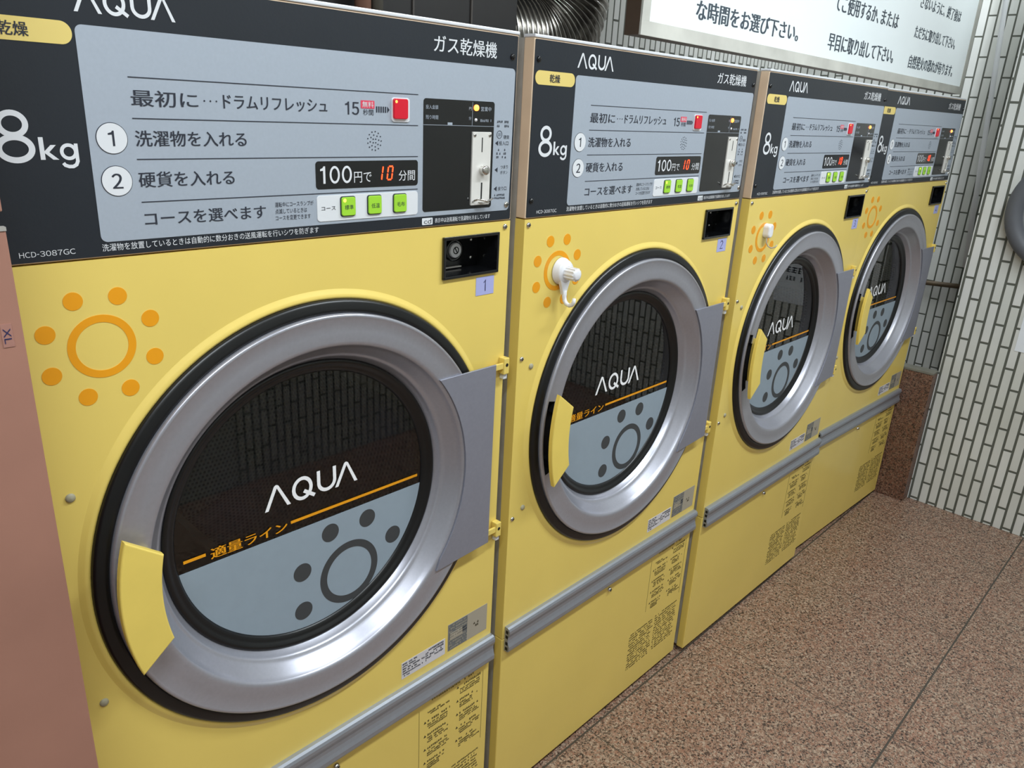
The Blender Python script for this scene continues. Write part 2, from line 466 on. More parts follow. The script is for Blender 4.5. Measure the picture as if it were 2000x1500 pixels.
def aqua(mb, u0, z0, w, h, y, m):
    """the four letter wordmark: A without bar, Q, U, A without bar; box u0,z0,w,h"""
    X = lambda t: u0 + t * w
    Z = lambda t: z0 + t * h
    sw = 0.036 * w
    asp = w / h
    def lam(a, b, c):
        mb.poly([(X(a), Z(0)), (X(a) + sw, Z(0)), (X(b) + sw * .1, Z(.86)), (X(c) - sw * 1.02, Z(.0)), (X(c), Z(0)),
                 (X(b) + sw * .62, Z(.955)), (X(b) + sw * .2, Z(1.0)), (X(b) - sw * .25, Z(1.0)), (X(b) - sw * .65, Z(.955))], y, y + e * .6, m)
    lam(0.0, 0.125, 0.262)
    # Q
    cx, cz = X(0.388), Z(0.49); rx, rz = 0.109 * w, 0.51 * h
    n = 36; vs = []; fs = []
    for i in range(n):
        a = 2 * PI * i / n
        vs.append((cx + rx * math.cos(a), y, cz + rz * math.sin(a)))
        vs.append((cx + (rx - sw) * math.cos(a), y, cz + (rz - sw) * math.sin(a)))
    for i in range(n):
        j = (i + 1) % n
        fs.append([2 * i, 2 * j, 2 * j + 1, 2 * i + 1])
    mb.add(vs, fs, m)
    mb.stroke([(X(0.402), Z(0.36)), (X(0.515), Z(0.02))], sw, y - e * .1, m, e * .6)
    # U
    pts = [(X(0.563), Z(1.0)), (X(0.563), Z(0.56))]
    rr = 0.088 * w
    for i in range(13):
        a = PI + PI * i / 12
        pts.append((X(0.563) + rr + rr * math.cos(a), Z(0.0) + sw / 2 + 0.36 * h + (0.36 * h) * math.sin(a)))
    pts += [(X(0.563) + 2 * rr, Z(0.56)), (X(0.563) + 2 * rr, Z(1.0))]
    mb.stroke(pts, sw, y, m, e * .6)
    lam(0.742, 0.872, 1.0)

def screw(name, u, z, parent, m=CHR, r=0.0042, y=0.0, h=0.0028, slot=True):
    b = MB().lathe(u, z, [(r, y), (r * .92, y - h * .55), (r * .6, y - h * .9), (0.00001, y - h)], m, 16)
    if slot:
        b.box(u - r * .62, u + r * .62, y - h * 1.06, y - h * .8, z - r * .1, z + r * .1, SLOT)
        b.box(u - r * .1, u + r * .1, y - h * 1.06, y - h * .8, z - r * .62, z + r * .62, SLOT)
    return b.build(name, parent)

def bars(mb, u0, u1, z, h, y, m, rng, fill=0.8, n=None):
    """a row of tiny illegible print"""
    u = u0
    while u < u1 - h * .3:
        w = min(h * rng.uniform(.55, 1.0), u1 - u)
        if rng.random() < fill:
            k = rng.choice((0, 1, 2))
            t = h * .17
            if k != 1: mb.box(u, u + w, y, y + e * .5, z + h * .78, z + h * .78 + t, m)
            mb.box(u, u + w, y, y + e * .5, z + h * .36, z + h * .36 + t, m)
            if k != 2: mb.box(u, u + w, y, y + e * .5, z, z + t, m)
            mb.box(u + w * .42, u + w * .42 + t, y, y + e * .5, z, z + h, m)
        u += w + h * .22
    return mb

def build_dryer(label):
    root = thing('gas_dryer', label, 'clothes dryer', (0, 0, 0.001), 0, 'yellow coin-operated gas dryers in a row')
    # carcass
    cab_o = MB()
    t = 0.0015
    cab_o.box(0.0008, 0.0008 + t, 0.019, 0.60, 0.004, 1.278, GALV)
    cab_o.box(W - 0.0008 - t, W - 0.0008, 0.019, 0.60, 0.004, 1.278, GALV)
    cab_o.box(0.001, W - 0.001, 0.019, 0.60, 0.004, 0.006, GALV)
    cab_o.box(0.001, W - 0.001, 0.019, 0.60, 1.2765, 1.278, GALV)
    cab_o.box(0.001, W - 0.001, 0.598, 0.60, 0.004, 1.278, GALV)
    cab_o.box(0.0008, W - 0.0008, 0.019, 0.13, 1.278, 1.3725, GALV)
    cab_o.build('cabinet', root)
    for fx in (0.05, 0.60):
        for fy in (0.07, 0.54):
            MB().tube([(fx, fy, FZ - 0.0005), (fx, fy, 0.005)], 0.018, RUB, 14).build('foot', root)
    # drum
    dr = MB()
    n, y0, y1, R0 = 96, 0.055, 0.55, 0.262
    vs = []; fs = []
    for i in range(n + 1):
        a = 2 * PI * i / n
        vs += [(CU + R0 * math.cos(a), y0, CZ + R0 * math.sin(a)), (CU + R0 * math.cos(a), y1, CZ + R0 * math.sin(a))]
    for i in range(n): fs.append([2 * i, 2 * i + 1, 2 * i + 3, 2 * i + 2])
    dr.add(vs, fs, DRUM, True)
    nb = len(vs)
    bk = [(CU + R0 * math.cos(2 * PI * i / n), y1, CZ + R0 * math.sin(2 * PI * i / n)) for i in range(n)]
    dr.add(bk, [list(range(n))], DRUM)
    dr.lathe(CU, CZ, [(R0, y0), (0.205, y0), (0.205, 0.026)], GALV, 64)
    d_o = dr.build('drum', root)
    uvl = d_o.data.uv_layers.new(name='UVMap')
    for p in d_o.data.polygons:
        for li in p.loop_indices:
            vi = d_o.data.loops[li].vertex_index; co = d_o.data.vertices[vi].co
            if vi < nb: uvl.data[li].uv = ((vi // 2) * 2 * PI * R0 / n, co.y)
            else: uvl.data[li].uv = (co.x, co.z)
    for k in range(3):
        a = math.radians(28 + 120 * k)
        b = MB()
        def rp(r, da, y): return (CU + r * math.cos(a + da), y, CZ + r * math.sin(a + da))
        vs = []
        for y in (0.075, 0.53):
            vs += [rp(0.258, -0.17, y), rp(0.205, -0.035, y), rp(0.205, 0.035, y), rp(0.258, 0.17, y)]
        b.add(vs, [[0, 1, 5, 4], [1, 2, 6, 5], [2, 3, 7, 6], [0, 3, 2, 1], [4, 5, 6, 7]], STEEL)
        b.build('drum_lifter', d_o)
    # upper yellow front with the round opening
    def front(z0, z1, hole, name):
        b = MB(); bm = bmesh.new()
        if hole:
            n = 96; ro = 0.268
            ang = [2 * PI * i / n for i in range(n)]
            inn = [(CU + ro * math.cos(a), CZ + ro * math.sin(a)) for a in ang]
            out = []
            for a in ang:
                c, s = math.cos(a), math.sin(a)
                k = min(((W - CU) / c if c > 1e-9 else (CU / -c if c < -1e-9 else 1e9)), ((z1 - CZ) / s if s > 1e-9 else ((CZ - z0) / -s if s < -1e-9 else 1e9)))
                out.append((CU + k * c, CZ + k * s))
            corners = [(W, z0), (W, z1), (0, z1), (0, z0)]
            # snap the nearest spoke ends to the corners
            for cpt in corners:
                i = min(range(n), key=lambda q: (out[q][0] - cpt[0]) ** 2 + (out[q][1] - cpt[1]) ** 2)
                out[i] = cpt
            vs = [(p[0], 0, p[1]) for p in inn] + [(p[0], 0, p[1]) for p in out] + [(p[0], 0.019, p[1]) for p in inn] + [(p[0], 0.019, p[1]) for p in out]
            fs = []
            for i in range(n):
                j = (i + 1) % n
                fs += [[i, j, n + j, n + i], [2 * n + i, 3 * n + i, 3 * n + j, 2 * n + j], [n + i, n + j, 3 * n + j, 3 * n + i], [i, 2 * n + i, 2 * n + j, j]]
            b.add(vs, fs, YEL)
        else:
            b.box(0, W, 0, 0.019, z0, z1, YEL, bev=0.0016)
        return b.build(name, root)
    up = front(0.381, PB - 0.0015, True, 'upper_panel')
    cut = MB().box(0.5220, 0.6235, -0.05, 0.06, 1.0572, 1.1100, SLOT).build('cutter')
    md = up.modifiers.new('cut', 'BOOLEAN'); md.operation = 'DIFFERENCE'; md.object = cut; md.solver = 'EXACT'
    dg = bpy.context.evaluated_depsgraph_get(); dg.update()
    nm = bpy.data.meshes.new_from_object(up.evaluated_get(dg))
    up.modifiers.clear(); up.data = nm; nm.name = 'upper_panel'
    bpy.data.objects.remove(cut)
    front(0.0, 0.379, False, 'lower_panel')

    # ---------------- control panel
    cp = MB()
    cp.box(0, W, 0.0, 0.019, PB, PT, BARE, bev=0.0012)
    cp_o = cp.build('control_panel', root)
    MB().rrect(0.0016, W - 0.0016, PB + 0.0012, PT - 0.0018, 0.002, -e, 0, PANEL).build('charcoal_overlay', cp_o)
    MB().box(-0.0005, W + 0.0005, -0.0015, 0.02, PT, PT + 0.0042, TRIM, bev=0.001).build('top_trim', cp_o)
    y1 = -2 * e; y2 = -3 * e; y3 = -4 * e
    MB().poly(_overlay(), y1, -e, OVER).build('silver_overlay', cp_o)
    def let(name, fn):
        b_ = MB(); fn(b_); return b_.build(name, cp_o)
    let('wordmark', lambda b_: aqua(b_, 0.0952, 1.3402, 0.0877, 0.0206, y1, WHT))
    let('product_title', lambda b_: b_.text('ガス乾燥機', 0.5000, 0.6083, 1.3402, 1.3596, y1, WHT, bold=0.0002))
    def cap(b_):
        b_.oval(0.0346, 1.2474, 0.0124, 0.0113, 0.0047, y1, WHT)
        b_.oval(0.0346, 1.2272, 0.0150, 0.0120, 0.0050, y1 - .00005, WHT)
        b_.text('k', 0.0532, 0.0668, 1.2179, 1.2368, y1, WHT, bold=0.0005)
        b_.oval(0.0758, 1.2246, 0.0072, 0.0072, 0.0030, y1, WHT)
        b_.stroke([(0.0822, 1.2316), (0.0822, 1.2165), (0.0808, 1.2135), (0.0780, 1.2119), (0.0745, 1.2119), (0.0715, 1.2131), (0.0702, 1.2150)], 0.0030, y1 - .0001, WHT)
    let('capacity_figure', cap)['label'] = 'white figure 8kg'
    def mod(b_):
        b_.latin('HCD', 0.0238, 0.0372, 1.1342, 1.1391, y1, WHT, gap=.12)
        b_.box(0.0381, 0.0396, y1, y1 + e, 1.1362, 1.1368, WHT)
        b_.latin('3087GC', 0.0404, 0.0697, 1.1342, 1.1391, y1, WHT, gap=.1)
    let('model_number', mod)
    let('care_notice', lambda b_: b_.text('洗濯物を放置しているときは自動的に数分おきの送風運転を行いシワを防ぎます', 0.0931, 0.3291, 1.1338, 1.1408, y1, WHT))
    let('care_notice', lambda b_: b_.text('表示中は送風運転で洗濯物を冷ましています', 0.5055, 0.6071, 1.1330, 1.1392, y1, WHT))
    c = MB().rrect(0.4838, 0.5016, 1.1316, 1.1403, 0.001, y1, -e, WHT)
    c.latin('cd', 0.4868, 0.4990, 1.1332, 1.1390, y2, DRK)
    c.build('drying_mark', cp_o)
    bd = MB().rrect(0.0048, 0.0914, 1.3130, 1.3316, 0.0092, y1, -e, BADGE, seg=10)
    bd.text('乾燥', 0.0352, 0.0575, 1.3168, 1.3278, y2, DRK, bold=0.0002)
    bd.build('badge', cp_o)['label'] = 'pale yellow rounded badge with dark lettering'
    # printed lines and text on the silver field
    for z in (1.2901, 1.2542, 1.2175, 1.1778):
        MB().box(0.1338, 0.4756, y2, y1, z - 0.00045, z + 0.00045, DRK).build('rule_line', cp_o)
    def st1(d):
        d.text('最初に', 0.1345, 0.1978, 1.2650, 1.2795, y2, DRK, bold=.0002)
        for k in range(3): d.disc(0.2045 + 0.0062 * k, 1.2722, 0.00085, y2, y1, DRK, 10)
        d.text('ドラムリフレッシュ', 0.2240, 0.3452, 1.2655, 1.2787, y2, DRK, bold=.0002)
    let('instruction_text', st1)
    let('instruction_text', lambda d: d.text('洗濯物を入れる', 0.1345, 0.2462, 1.2292, 1.2436, y2, DRK, bold=.0002))
    let('instruction_text', lambda d: d.text('硬貨を入れる', 0.1335, 0.2300, 1.1914, 1.2060, y2, DRK, bold=.0002))
    let('instruction_text', lambda d: d.text('コースを選べます', 0.1350, 0.2636, 1.1548, 1.1682, y2, DRK, bold=.0002))
    def secs(d):
        d.digit_one(0.3692, 0.3745, 1.2643, 1.2782, 0.0020, y2, DRK)
        d.latin('5', 0.3786, 0.3877, 1.2643, 1.2780, y2, DRK, bold=.0003)
        d.text('秒間', 0.3936, 0.4082, 1.2642, 1.2708, y2, DRK)
    let('seconds_text', secs)
    def arrow(d):
        for k in range(5): d.box(0.4122 + 0.0032 * k, 0.4139 + 0.0032 * k, y2, y1, 1.2677, 1.2744, DRK)
        d.poly([(0.4284, 1.2675), (0.4316, 1.2710), (0.4284, 1.2746)], y2, y1, DRK)
    let('arrow_mark', arrow)
    def small(d):
        for i, s_ in enumerate(('運転中にコースランプが', '点滅しているときは', 'コースを変更できます')):
            d.text(s_, 0.2750, 0.2750 + (0.0482, 0.0395, 0.0440)[i], 1.1654 - 0.0072 * i, 1.1708 - 0.0072 * i, y2, DRK)
    let('small_note', small)
    rg = random.Random(3)
    def n1(d):
        d.text('投入口', 0.6190, 0.6375, 1.2312, 1.2368, y2, DRK)
        d.text('硬貨', 0.6275, 0.6385, 1.2396, 1.2446, y2, DRK)
        d.ring(0.6193, 1.2452, 0.0047, 0.0052, y2, y1, DRK, 28)
        d.latin('100', 0.6164, 0.6222, 1.2434, 1.2470, y2, DRK)
        for z in (1.2604, 1.2550): bars(d, 0.6140, 0.6385, z, 0.0030, y2, DRK, rg)
        for z in (1.2240, 1.2190, 1.2140): bars(d, 0.6150, 0.6345, z, 0.0028, y2, DRK, rg)
        tri(d, 0.6150, 1.2340)
    def tri(d, u, z): d.poly([(u - 0.0030, z), (u + 0.0022, z - 0.0032), (u + 0.0022, z + 0.0032)], y2, y1, DRK)
    def n2(d):
        d.text('つまり', 0.6240, 0.6385, 1.2000, 1.2046, y2, DRK); d.text('ボタン', 0.6240, 0.6385, 1.1926, 1.1972, y2, DRK); tri(d, 0.6160, 1.1986)
    def n3(d):
        d.text('戻り口', 0.6205, 0.6375, 1.1702, 1.1758, y2, DRK); tri(d, 0.6158, 1.1730)
        for z in (1.1630, 1.1588): bars(d, 0.6140, 0.6370, z, 0.0026, y2, DRK, rg)
    for fn in (n1, n2, n3): let('coin_note', fn)
    r = MB().rrect(0.3906, 0.4098, 1.2716, 1.2803, 0.0008, y2, y1, REDP)
    r.text('無料', 0.3922, 0.4082, 1.2727, 1.2792, y3, WHT)
    r.build('red_tag', cp_o)
    for k, z in ((1, 1.2363), (2, 1.1982)):
        s_ = MB().disc(0.1136, z, 0.0140, y2, y1, DRK, 48).disc(0.1136, z, 0.0134, y3, y2, WHT, 48)
        s_.digit_one(0.1136 - .0034, 0.1136 + .0020, z - 0.0068, z + 0.0068, 0.0019, y3 - e * .5, DRK) if k == 1 else s_.latin('2', 0.1136 - .0044, 0.1136 + .0046, z - 0.0068, z + 0.0068, y3 - e * .5, DRK, bold=.0003)
        s_.build('step_number', cp_o)
    g = MB()
    for rr, cnt, off in ((0.0098, 13, 0), (0.0062, 8, .2), (0.0026, 4, .5)):
        for i in range(cnt):
            a = 2 * PI * (i + off) / cnt
            g.disc(0.4094 + rr * math.cos(a), 1.2357 + rr * 1.08 * math.sin(a), 0.00080, y2, y1, DRK, 8)
    g.build('speaker_grille', cp_o)
    # price window
    p = MB().rrect(0.3275, 0.4757, 1.1825, 1.2133, 0.0040, y2, y1, BLKG)
    p.digit_one(0.3332, 0.3398, 1.1886, 1.2078, 0.0028, y3, WHT)
    for u in (0.3524, 0.3690): p.oval(u, 1.1982, 0.0069, 0.0098, 0.0026, y3, WHT)
    p.text('円で', 0.3790, 0.4040, 1.1884, 1.2008, y3, WHT)
    p.text('分間', 0.4450, 0.4706, 1.1888, 1.2012, y3, WHT)
    p.build('price_display', cp_o)
    q = MB()
    def seg(a, b_): q.stroke([a, b_], 0.0017, y3, LEDR)
    sl = 0.0012
    seg((0.4190, 1.1910), (0.4190 + sl * .8, 1.1979)); seg((0.4192 + sl, 1.1992), (0.4192 + sl * 1.9, 1.2062))
    L, R_ = 0.4272, 0.4342
    for x in (L, R_): seg((x, 1.1916), (x + sl * .8, 1.1979)); seg((x + sl, 1.1993), (x + sl * 1.8, 1.2056))
    seg((L + .0008, 1.1908), (R_ - .0008, 1.1908)); seg((L + .0008 + sl * 2, 1.2064), (R_ - .0006 + sl * 2, 1.2064))
    q.build('time_digits', cp_o)['label'] = 'glowing red digital figures'
    # buttons
    rb = MB().rrect(0.4346, 0.4618, 1.2576, 1.2852, 0.0035, -0.0022, y1, WHT, bev=0.0006)
    rb.build('button_frame', cp_o)
    rb = MB().rrect(0.4358, 0.4572, 1.2612, 1.2842, 0.0026, -0.0052, -0.0022, REDB, bev=0.0010)
    rb.disc(0.4390, 1.2808, 0.0017, -0.0054, -0.005, LEDO, 14)
    rb.build('start_button', cp_o)['label'] = 'red square push button'
    cpl = MB().rrect(0.3276, 0.4757, 1.1460, 1.1755, 0.0042, y2 - e, y1, WHT, bev=0.0004)
    cpl.text('コース', 0.3330, 0.3522, 1.1588, 1.1628, y3 - e, DRK)
    cpl.build('course_plate', cp_o)
    for k, (u, s_) in enumerate(((0.3692, '標準'), (0.4074, '低温'), (0.4462, '毛布'))):
        gb = MB().rrect(u - 0.0106, u + 0.0106, 1.1502, 1.1736, 0.0030, -0.0026, y3, DRK, bev=0.0004)
        gb.rrect(u - 0.0096, u + 0.0096, 1.1512, 1.1726, 0.0026, -0.0044, -0.0026, GRNB, bev=0.0008)
        gb.text(s_, u - 0.0060, u + 0.0062, 1.1582, 1.1638, -0.0046, DRK)
        if k == 0: gb.disc(u - 0.0058, 1.1690, 0.0021, -0.0046, -0.0042, LEDS, 16)
        gb.build('course_button', cp_o)['label'] = ('green standard button with a lit lamp' if k == 0 else 'green course button')
    # coin unit
    cb = MB().rrect(0.4841, 0.6078, 1.1483, 1.2866, 0.0040, y2, y1, BLKG)
    cb.box(0.4841, 0.6078, y3, y2, 1.2552, 1.2557, OVER)
    cb.box(0.5668, 0.5672, y3, y2, 1.2560, 1.2850, OVER)
    cb.box(0.5240, 0.5320, y3, y2, 1.2560, 1.2590, OVER)
    cb.text('投入金額', 0.4874, 0.5076, 1.2742, 1.2792, y3, OVER)
    cb.text('残り時間', 0.4874, 0.5078, 1.2622, 1.2672, y3, OVER)
    cb.text('円', 0.5606, 0.5650, 1.2748, 1.2788, y3, OVER)
    cb.text('分', 0.5606, 0.5650, 1.2628, 1.2670, y3, OVER)
    cb.text('営業中', 0.5822, 0.6012, 1.2742, 1.2800, y3, OVER)
    bars(cb, 0.5815, 0.6020, 1.2610, 0.0032, y3, OVER, rg)
    cb.build('coin_unit_plate', cp_o)
    lm = MB().lathe(0.5736, 1.2782, [(0.0040, y2), (0.0038, -0.003), (0.002, -0.0042), (0.00001, -0.0046)], LEDO, 20)
    lm.build('lamp', cp_o)['label'] = 'glowing orange round lamp'
    MB().lathe(0.5736, 1.2630, [(0.0022, y2), (0.0020, -0.0022), (0.00001, -0.003)], WPL, 16).build('unlit_lamp', cp_o)
    sp = MB().rrect(0.5672, 0.6018, 1.1527, 1.2482, 0.0008, -0.0036, y2, COINP, bev=0.0006)
    sp.build('coin_slot_plate', cp_o)['label'] = 'brushed steel plate'
    MB().box(0.5848, 0.5870, -0.0040, -0.003, 1.1590, 1.1826, SLOT).build('return_slot', cp_o)
    sl_ = MB().box(0.5838, 0.5852, -0.0040, -0.003, 1.2226, 1.2412, SLOT)
    sl_.build('coin_slot', cp_o)
    for u in (0.5706, 0.5984): screw('screw', u, 1.2440, cp_o, CHR, 0.0024, -0.0036, 0.0014)
    kn = MB().lathe(0.5870, 1.1992, [(0.0066, -0.0036), (0.0066, -0.0052), (0.0060, -0.0060), (0.0066, -0.0075), (0.0066, -0.0100), (0.0056, -0.0118), (0.0030, -0.0126), (0.00001, -0.0128)], CHR, 28)
    kn.build('jam_release_knob', cp_o)
    lv = MB().tube([(0.5704, -0.003, 1.1572), (0.5704, -0.008, 1.1600), (0.5720, -0.012, 1.1618), (0.5780, -0.0145, 1.1606), (0.5860, -0.015, 1.1590), (0.5940, -0.0145, 1.1606), (0.6000, -0.012, 1.1618), (0.6016, -0.008, 1.1600), (0.6016, -0.003, 1.1572)], 0.0014, CHR, 8)
    lv.box(0.5810, 0.5920, -0.0150, -0.0036, 1.1562, 1.1576, CHR, bev=0.0004)
    lv.build('coin_return_cup', cp_o)
    screw('screw', 0.6389, 1.3449, cp_o, BLKG, 0.0042, -e, 0.003)
    screw('screw', 0.0104, 1.3457, cp_o, BLKG, 0.0042, -e, 0.003)
    screw('screw', 0.0107, 1.1535, cp_o, BLKG, 0.0042, -e, 0.003)
    screw('screw', 0.6387, 1.1503, cp_o, CHR, 0.0044, -e, 0.003)

    # ---------------- screws on the yellow front
    for u, z in ((0.6391, 1.1187), (0.0084, 1.1186), (0.0095, 0.9096), (0.0088, 0.6240)):
        screw('screw', u, z, root, CHR, 0.0042)
    for u, z in ((0.0328, 0.8930), (0.0332, 0.6376)):
        MB().lathe(u, z, [(0.0048, 0), (0.0046, -0.0016), (0.0030, -0.0026), (0.00001, -0.003)], PLUG, 16).build('plug_button', root)
    screw('screw', 0.3260, 0.3350, root, CHR, 0.0052, -0.0, 0.006)

    # ---------------- money box lock
    DY = 0.038
    lk = MB()
    for (a, b_, c_, d_) in ((0.5195, 0.6257, 1.1085, 1.1128), (0.5195, 0.6257, 1.0546, 1.0590), (0.5195, 0.5235, 1.0560, 1.1115), (0.6215, 0.6257, 1.0560, 1.1115)):
        lk.box(a, b_, -0.0045, 0.0, c_, d_, BLKG, bev=0.0010)
        lk.box(max(a, .5222), min(b_, .6233), -0.001, DY, max(c_, 1.0574), min(d_, 1.1098), BLKG)
    lk.box(0.5222, 0.6233, DY - 0.001, DY + 0.0015, 1.0574, 1.1098, BLKG)
    lk_o = lk.build('coin_box_lock', root)
    lu, lz = 0.5735, 1.0855
    MB().box(0.5440, 0.5860, DY - 0.006, DY - 0.001, 1.0605, 1.0625, GALV, bev=0.0006).build('ledge', lk_o)
    cy = MB().lathe(lu, lz, [(0.0165, DY - 0.001), (0.0162, DY - 0.0045), (0.0125, DY - 0.0050), (0.0120, DY - 0.0032), (0.0098, DY - 0.0032)], BLKG, 36)
    cy.lathe(lu, lz, [(0.0108, DY - 0.002), (0.0106, DY - 0.0064), (0.0096, DY - 0.0070), (0.00001, DY - 0.0070)], WPL, 30)
    cy.ring(lu, lz, 0.0040, 0.0054, DY - 0.0074, DY - 0.0069, SLOT, 24)
    cy.stroke([(lu - .0023, lz + .0036), (lu + .0023, lz - .0036)], 0.0017, DY - 0.0076, SLOT)
    cy.build('lock_cylinder', lk_o)
    for z in (1.0975, 1.0715): screw('screw', 0.6085, z, lk_o, CHR, 0.0032, DY - 0.0008, 0.0020, False)

    # ---------------- sun emblem
    s_ = MB().ring(0.0819, 1.0422, 0.0242, 0.0316, -e, 0, ORG, 72)
    for (u, z) in ((0.0613, 1.0899), (0.1014, 1.0898), (0.1298, 1.0630), (0.1302, 1.0227), (0.1028, 0.9944), (0.0626, 0.9937), (0.0342, 1.0213), (0.0340, 1.0617)):
        s_.disc(u, z, 0.0087, -e, 0, ORG, 32)
    s_.build('sun_emblem', root)['label'] = 'orange sun printed as a ring and eight dots'

    # ---------------- labels
    rg = random.Random(11)
    la = MB().rrect(0.5480, 0.6382, 0.4215, 0.4745, 0.0006, -e, 0, LABG)
    la.box(0.5490, 0.5912, y1, -e, 0.4226, 0.4735, mat_dim)
    la.box(0.5520, 0.5800, y2, y1, 0.4420, 0.4560, LABG)
    for k in range(9): bars(la, 0.5496, 0.5905, 0.4690 - k * 0.0055, 0.0028, y2, LABG if k not in (3, 4) else DRK, rg)
    bars(la, 0.606, 0.618, 0.4470, 0.004, y1, INKB, rg); bars(la, 0.606, 0.618, 0.4410, 0.004, y1, INKB, rg)
    la.build('rating_label', root)
    lb = MB().rrect(0.4510, 0.5420, 0.4212, 0.4522, 0.0006, -e, 0, LABW)
    for k in range(6): bars(lb, 0.4530, 0.4530 + (0.030, 0.026, 0.046, 0.030, 0.052, 0.014)[k], 0.4476 - k * 0.0046, 0.0026, y1, DRK, rg)
    for k in range(4): bars(lb, 0.500, 0.5385, 0.4470 - k * 0.0048, 0.0032, y1, DRK, rg, .7)
    lb.build('maker_label', root)['label'] = 'white sticker with tiny print above the bumper'
    wt = MB()
    for k in range(14):
        z = 0.3270 - k * 0.0098 + 0.002
        for cx in (0.4985, 0.5720):
            if z > 0.322 and cx < .5: continue
            if k % 3 == 2: continue
            if k % 3 == 0:
                wt.poly([(cx, z), (cx + 0.0052, z), (cx + 0.0026, z + 0.0048)], -e, 0, INKB)
                bars(wt, cx + 0.008, cx + rg.uniform(.04, .06), z, 0.0042, -e, INKB, rg)
                bars(wt, cx + 0.008, cx + rg.uniform(.045, .06), z - 0.0062, 0.0030, -e, INKB, rg)
            else:
                bars(wt, cx + 0.008, cx + rg.uniform(.035, .062), z - 0.001, 0.0030, -e, INKB, rg)
                bars(wt, cx + 0.008, cx + rg.uniform(.035, .062), z - 0.0055, 0.0030, -e, INKB, rg)
    for (a, b_) in (((0.4880, 0.3330), (0.4880, 0.196)), ((0.6352, 0.3330), (0.6352, 0.180))):
        wt.box(a[0], a[0] + 0.0004, -e, 0, b_[1], a[1], INKB)
    bars(wt, 0.515, 0.612, 0.3395, 0.0045, -e, INKB, rg)
    for k in range(15):
        z = 0.158 - k * 0.0068
        bars(wt, 0.432, 0.432 + rg.uniform(.085, .098), z - .002, 0.0036, -e, INKB, rg, .75)
        bars(wt, 0.536, 0.536 + rg.uniform(.082, .096), z, 0.0036, -e, INKB, rg, .75)
    wt.build('warning_print', root)['label'] = 'black warning text printed on the lower yellow panel'

    # ---------------- bumper
    prof = [(0.0, 0.3545), (-0.0075, 0.3545), (-0.0108, 0.3560), (-0.0120, 0.3590), (-0.0120, 0.3660), (-0.0098, 0.3720), (-0.0082, 0.3780), (-0.0084, 0.3850), (-0.0106, 0.3900), (-0.0122, 0.3945), (-0.0120, 0.4000), (-0.0100, 0.4040), (-0.0060, 0.4058), (0.0, 0.4060)]
    bu = MB(); k = len(prof)
    vs = [(0.0060, y, z) for y, z in prof] + [(0.6500, y, z) for y, z in prof]
    bu.add(vs, [[i, i + 1, k + i + 1, k + i] for i in range(k - 1)] + [list(range(k - 1, -1, -1)), list(range(k, 2 * k))], BUMP)
    bu_o = bu.build('bumper', root)
    bu_o['label'] = 'grooved grey bumper rail across the front'
    ec = MB()
    for z in (0.3600, 0.3690, 0.3890, 0.3975): ec.lathe_x = None
    for z in (0.3610, 0.3720, 0.3860, 0.3965):
        ec.box(0.0054, 0.0062, -0.0085, -0.0028, z - 0.0032, z + 0.0032, SLOT, bev=0.0003, seg=1)
    ec.build('end_sockets', bu_o)

    # ---------------- door
    dm = MB()
    PK0, PK1 = math.radians(166.6), math.radians(196.0)
    PI0, PI1 = math.radians(171.0), math.radians(192.0)
    silver = [(0.2716, -0.0080), (0.2716, -0.0125), (0.2706, -0.0148), (0.2688, -0.0158), (0.2668, -0.0154), (0.2652, -0.0146), (0.2490, -0.0146), (0.2370, -0.0146), (0.2335, -0.0141), (0.2314, -0.0128), (0.2300, -0.0105),
              (0.2286, -0.0078), (0.2260, -0.0044), (0.2220, 0.0008), (0.2180, 0.0060), (0.2160, 0.0085), (0.2145, 0.0100), (0.2128, 0.0109), (0.2112, 0.0124), (0.2100, 0.0148), (0.2085, 0.0182), (0.2040, 0.0250)]
    dm.lathe(CU, CZ, silver, SILV, 240, skip=lambda a, q: (q == 5 and PK0 < a < PK1) or (q == 6 and PI0 < a < PI1))
    dm_o = dm.build('door', root)
    dm_o['label'] = 'silver round door ring'
    bt = MB().lathe(CU, CZ, [(0.2880, 0.0), (0.2880, -0.0050), (0.2868, -0.0078), (0.2840, -0.0092), (0.2770, -0.0100), (0.2735, -0.0108), (0.2716, -0.0090), (0.2700, 0.004)], RUB, 160)
    bt.build('black_rim', dm_o)
    cl = MB().lathe(CU, CZ, [(0.3000, 0.0002), (0.2970, -0.0010), (0.2945, -0.0026), (0.2910, -0.0040), (0.2882, -0.0034), (0.2872, 0.0005)], YEL, 160)
    cl.build('raised_collar', root)
    pk = MB().lathe(CU, CZ, [(0.2652, -0.0146), (0.2650, 0.010), (0.2490, 0.010)], SLOT, 40, PK0, PK1)
    pk.lathe(CU, CZ, [(0.2490, 0.010), (0.2372, 0.010), (0.2370, -0.0146)], SLOT, 30, PI0, PI1)
    for a, b_ in ((PK0, PI0), (PI1, PK1)): pk.lathe(CU, CZ, [(0.2490, 0.010), (0.2490, -0.0146)], SLOT, 8, a, b_)
    for a, ra, rb_ in ((PK0, .2652, .2490), (PK1, .2652, .2490), (PI0, .2490, .2370), (PI1, .2490, .2370)):
        c, s2 = math.cos(a), math.sin(a)
        pk.add([(CU + r_ * c, y, CZ + r_ * s2) for r_, y in ((ra, -0.0146), (ra, 0.010), (rb_, 0.010), (rb_, -0.0146))], [[0, 1, 2, 3]], SLOT)
    pk.build('grip_recess', dm_o)
    ga = MB().lathe(CU, CZ, [(0.2050, 0.0250), (0.2042, 0.0222), (0.2020, 0.0212), (0.1985, 0.0220), (0.1960, 0.0250), (0.1930, 0.0262), (0.1895, 0.0270), (0.1868, 0.0300), (0.1868, 0.0335)], RUB, 128)
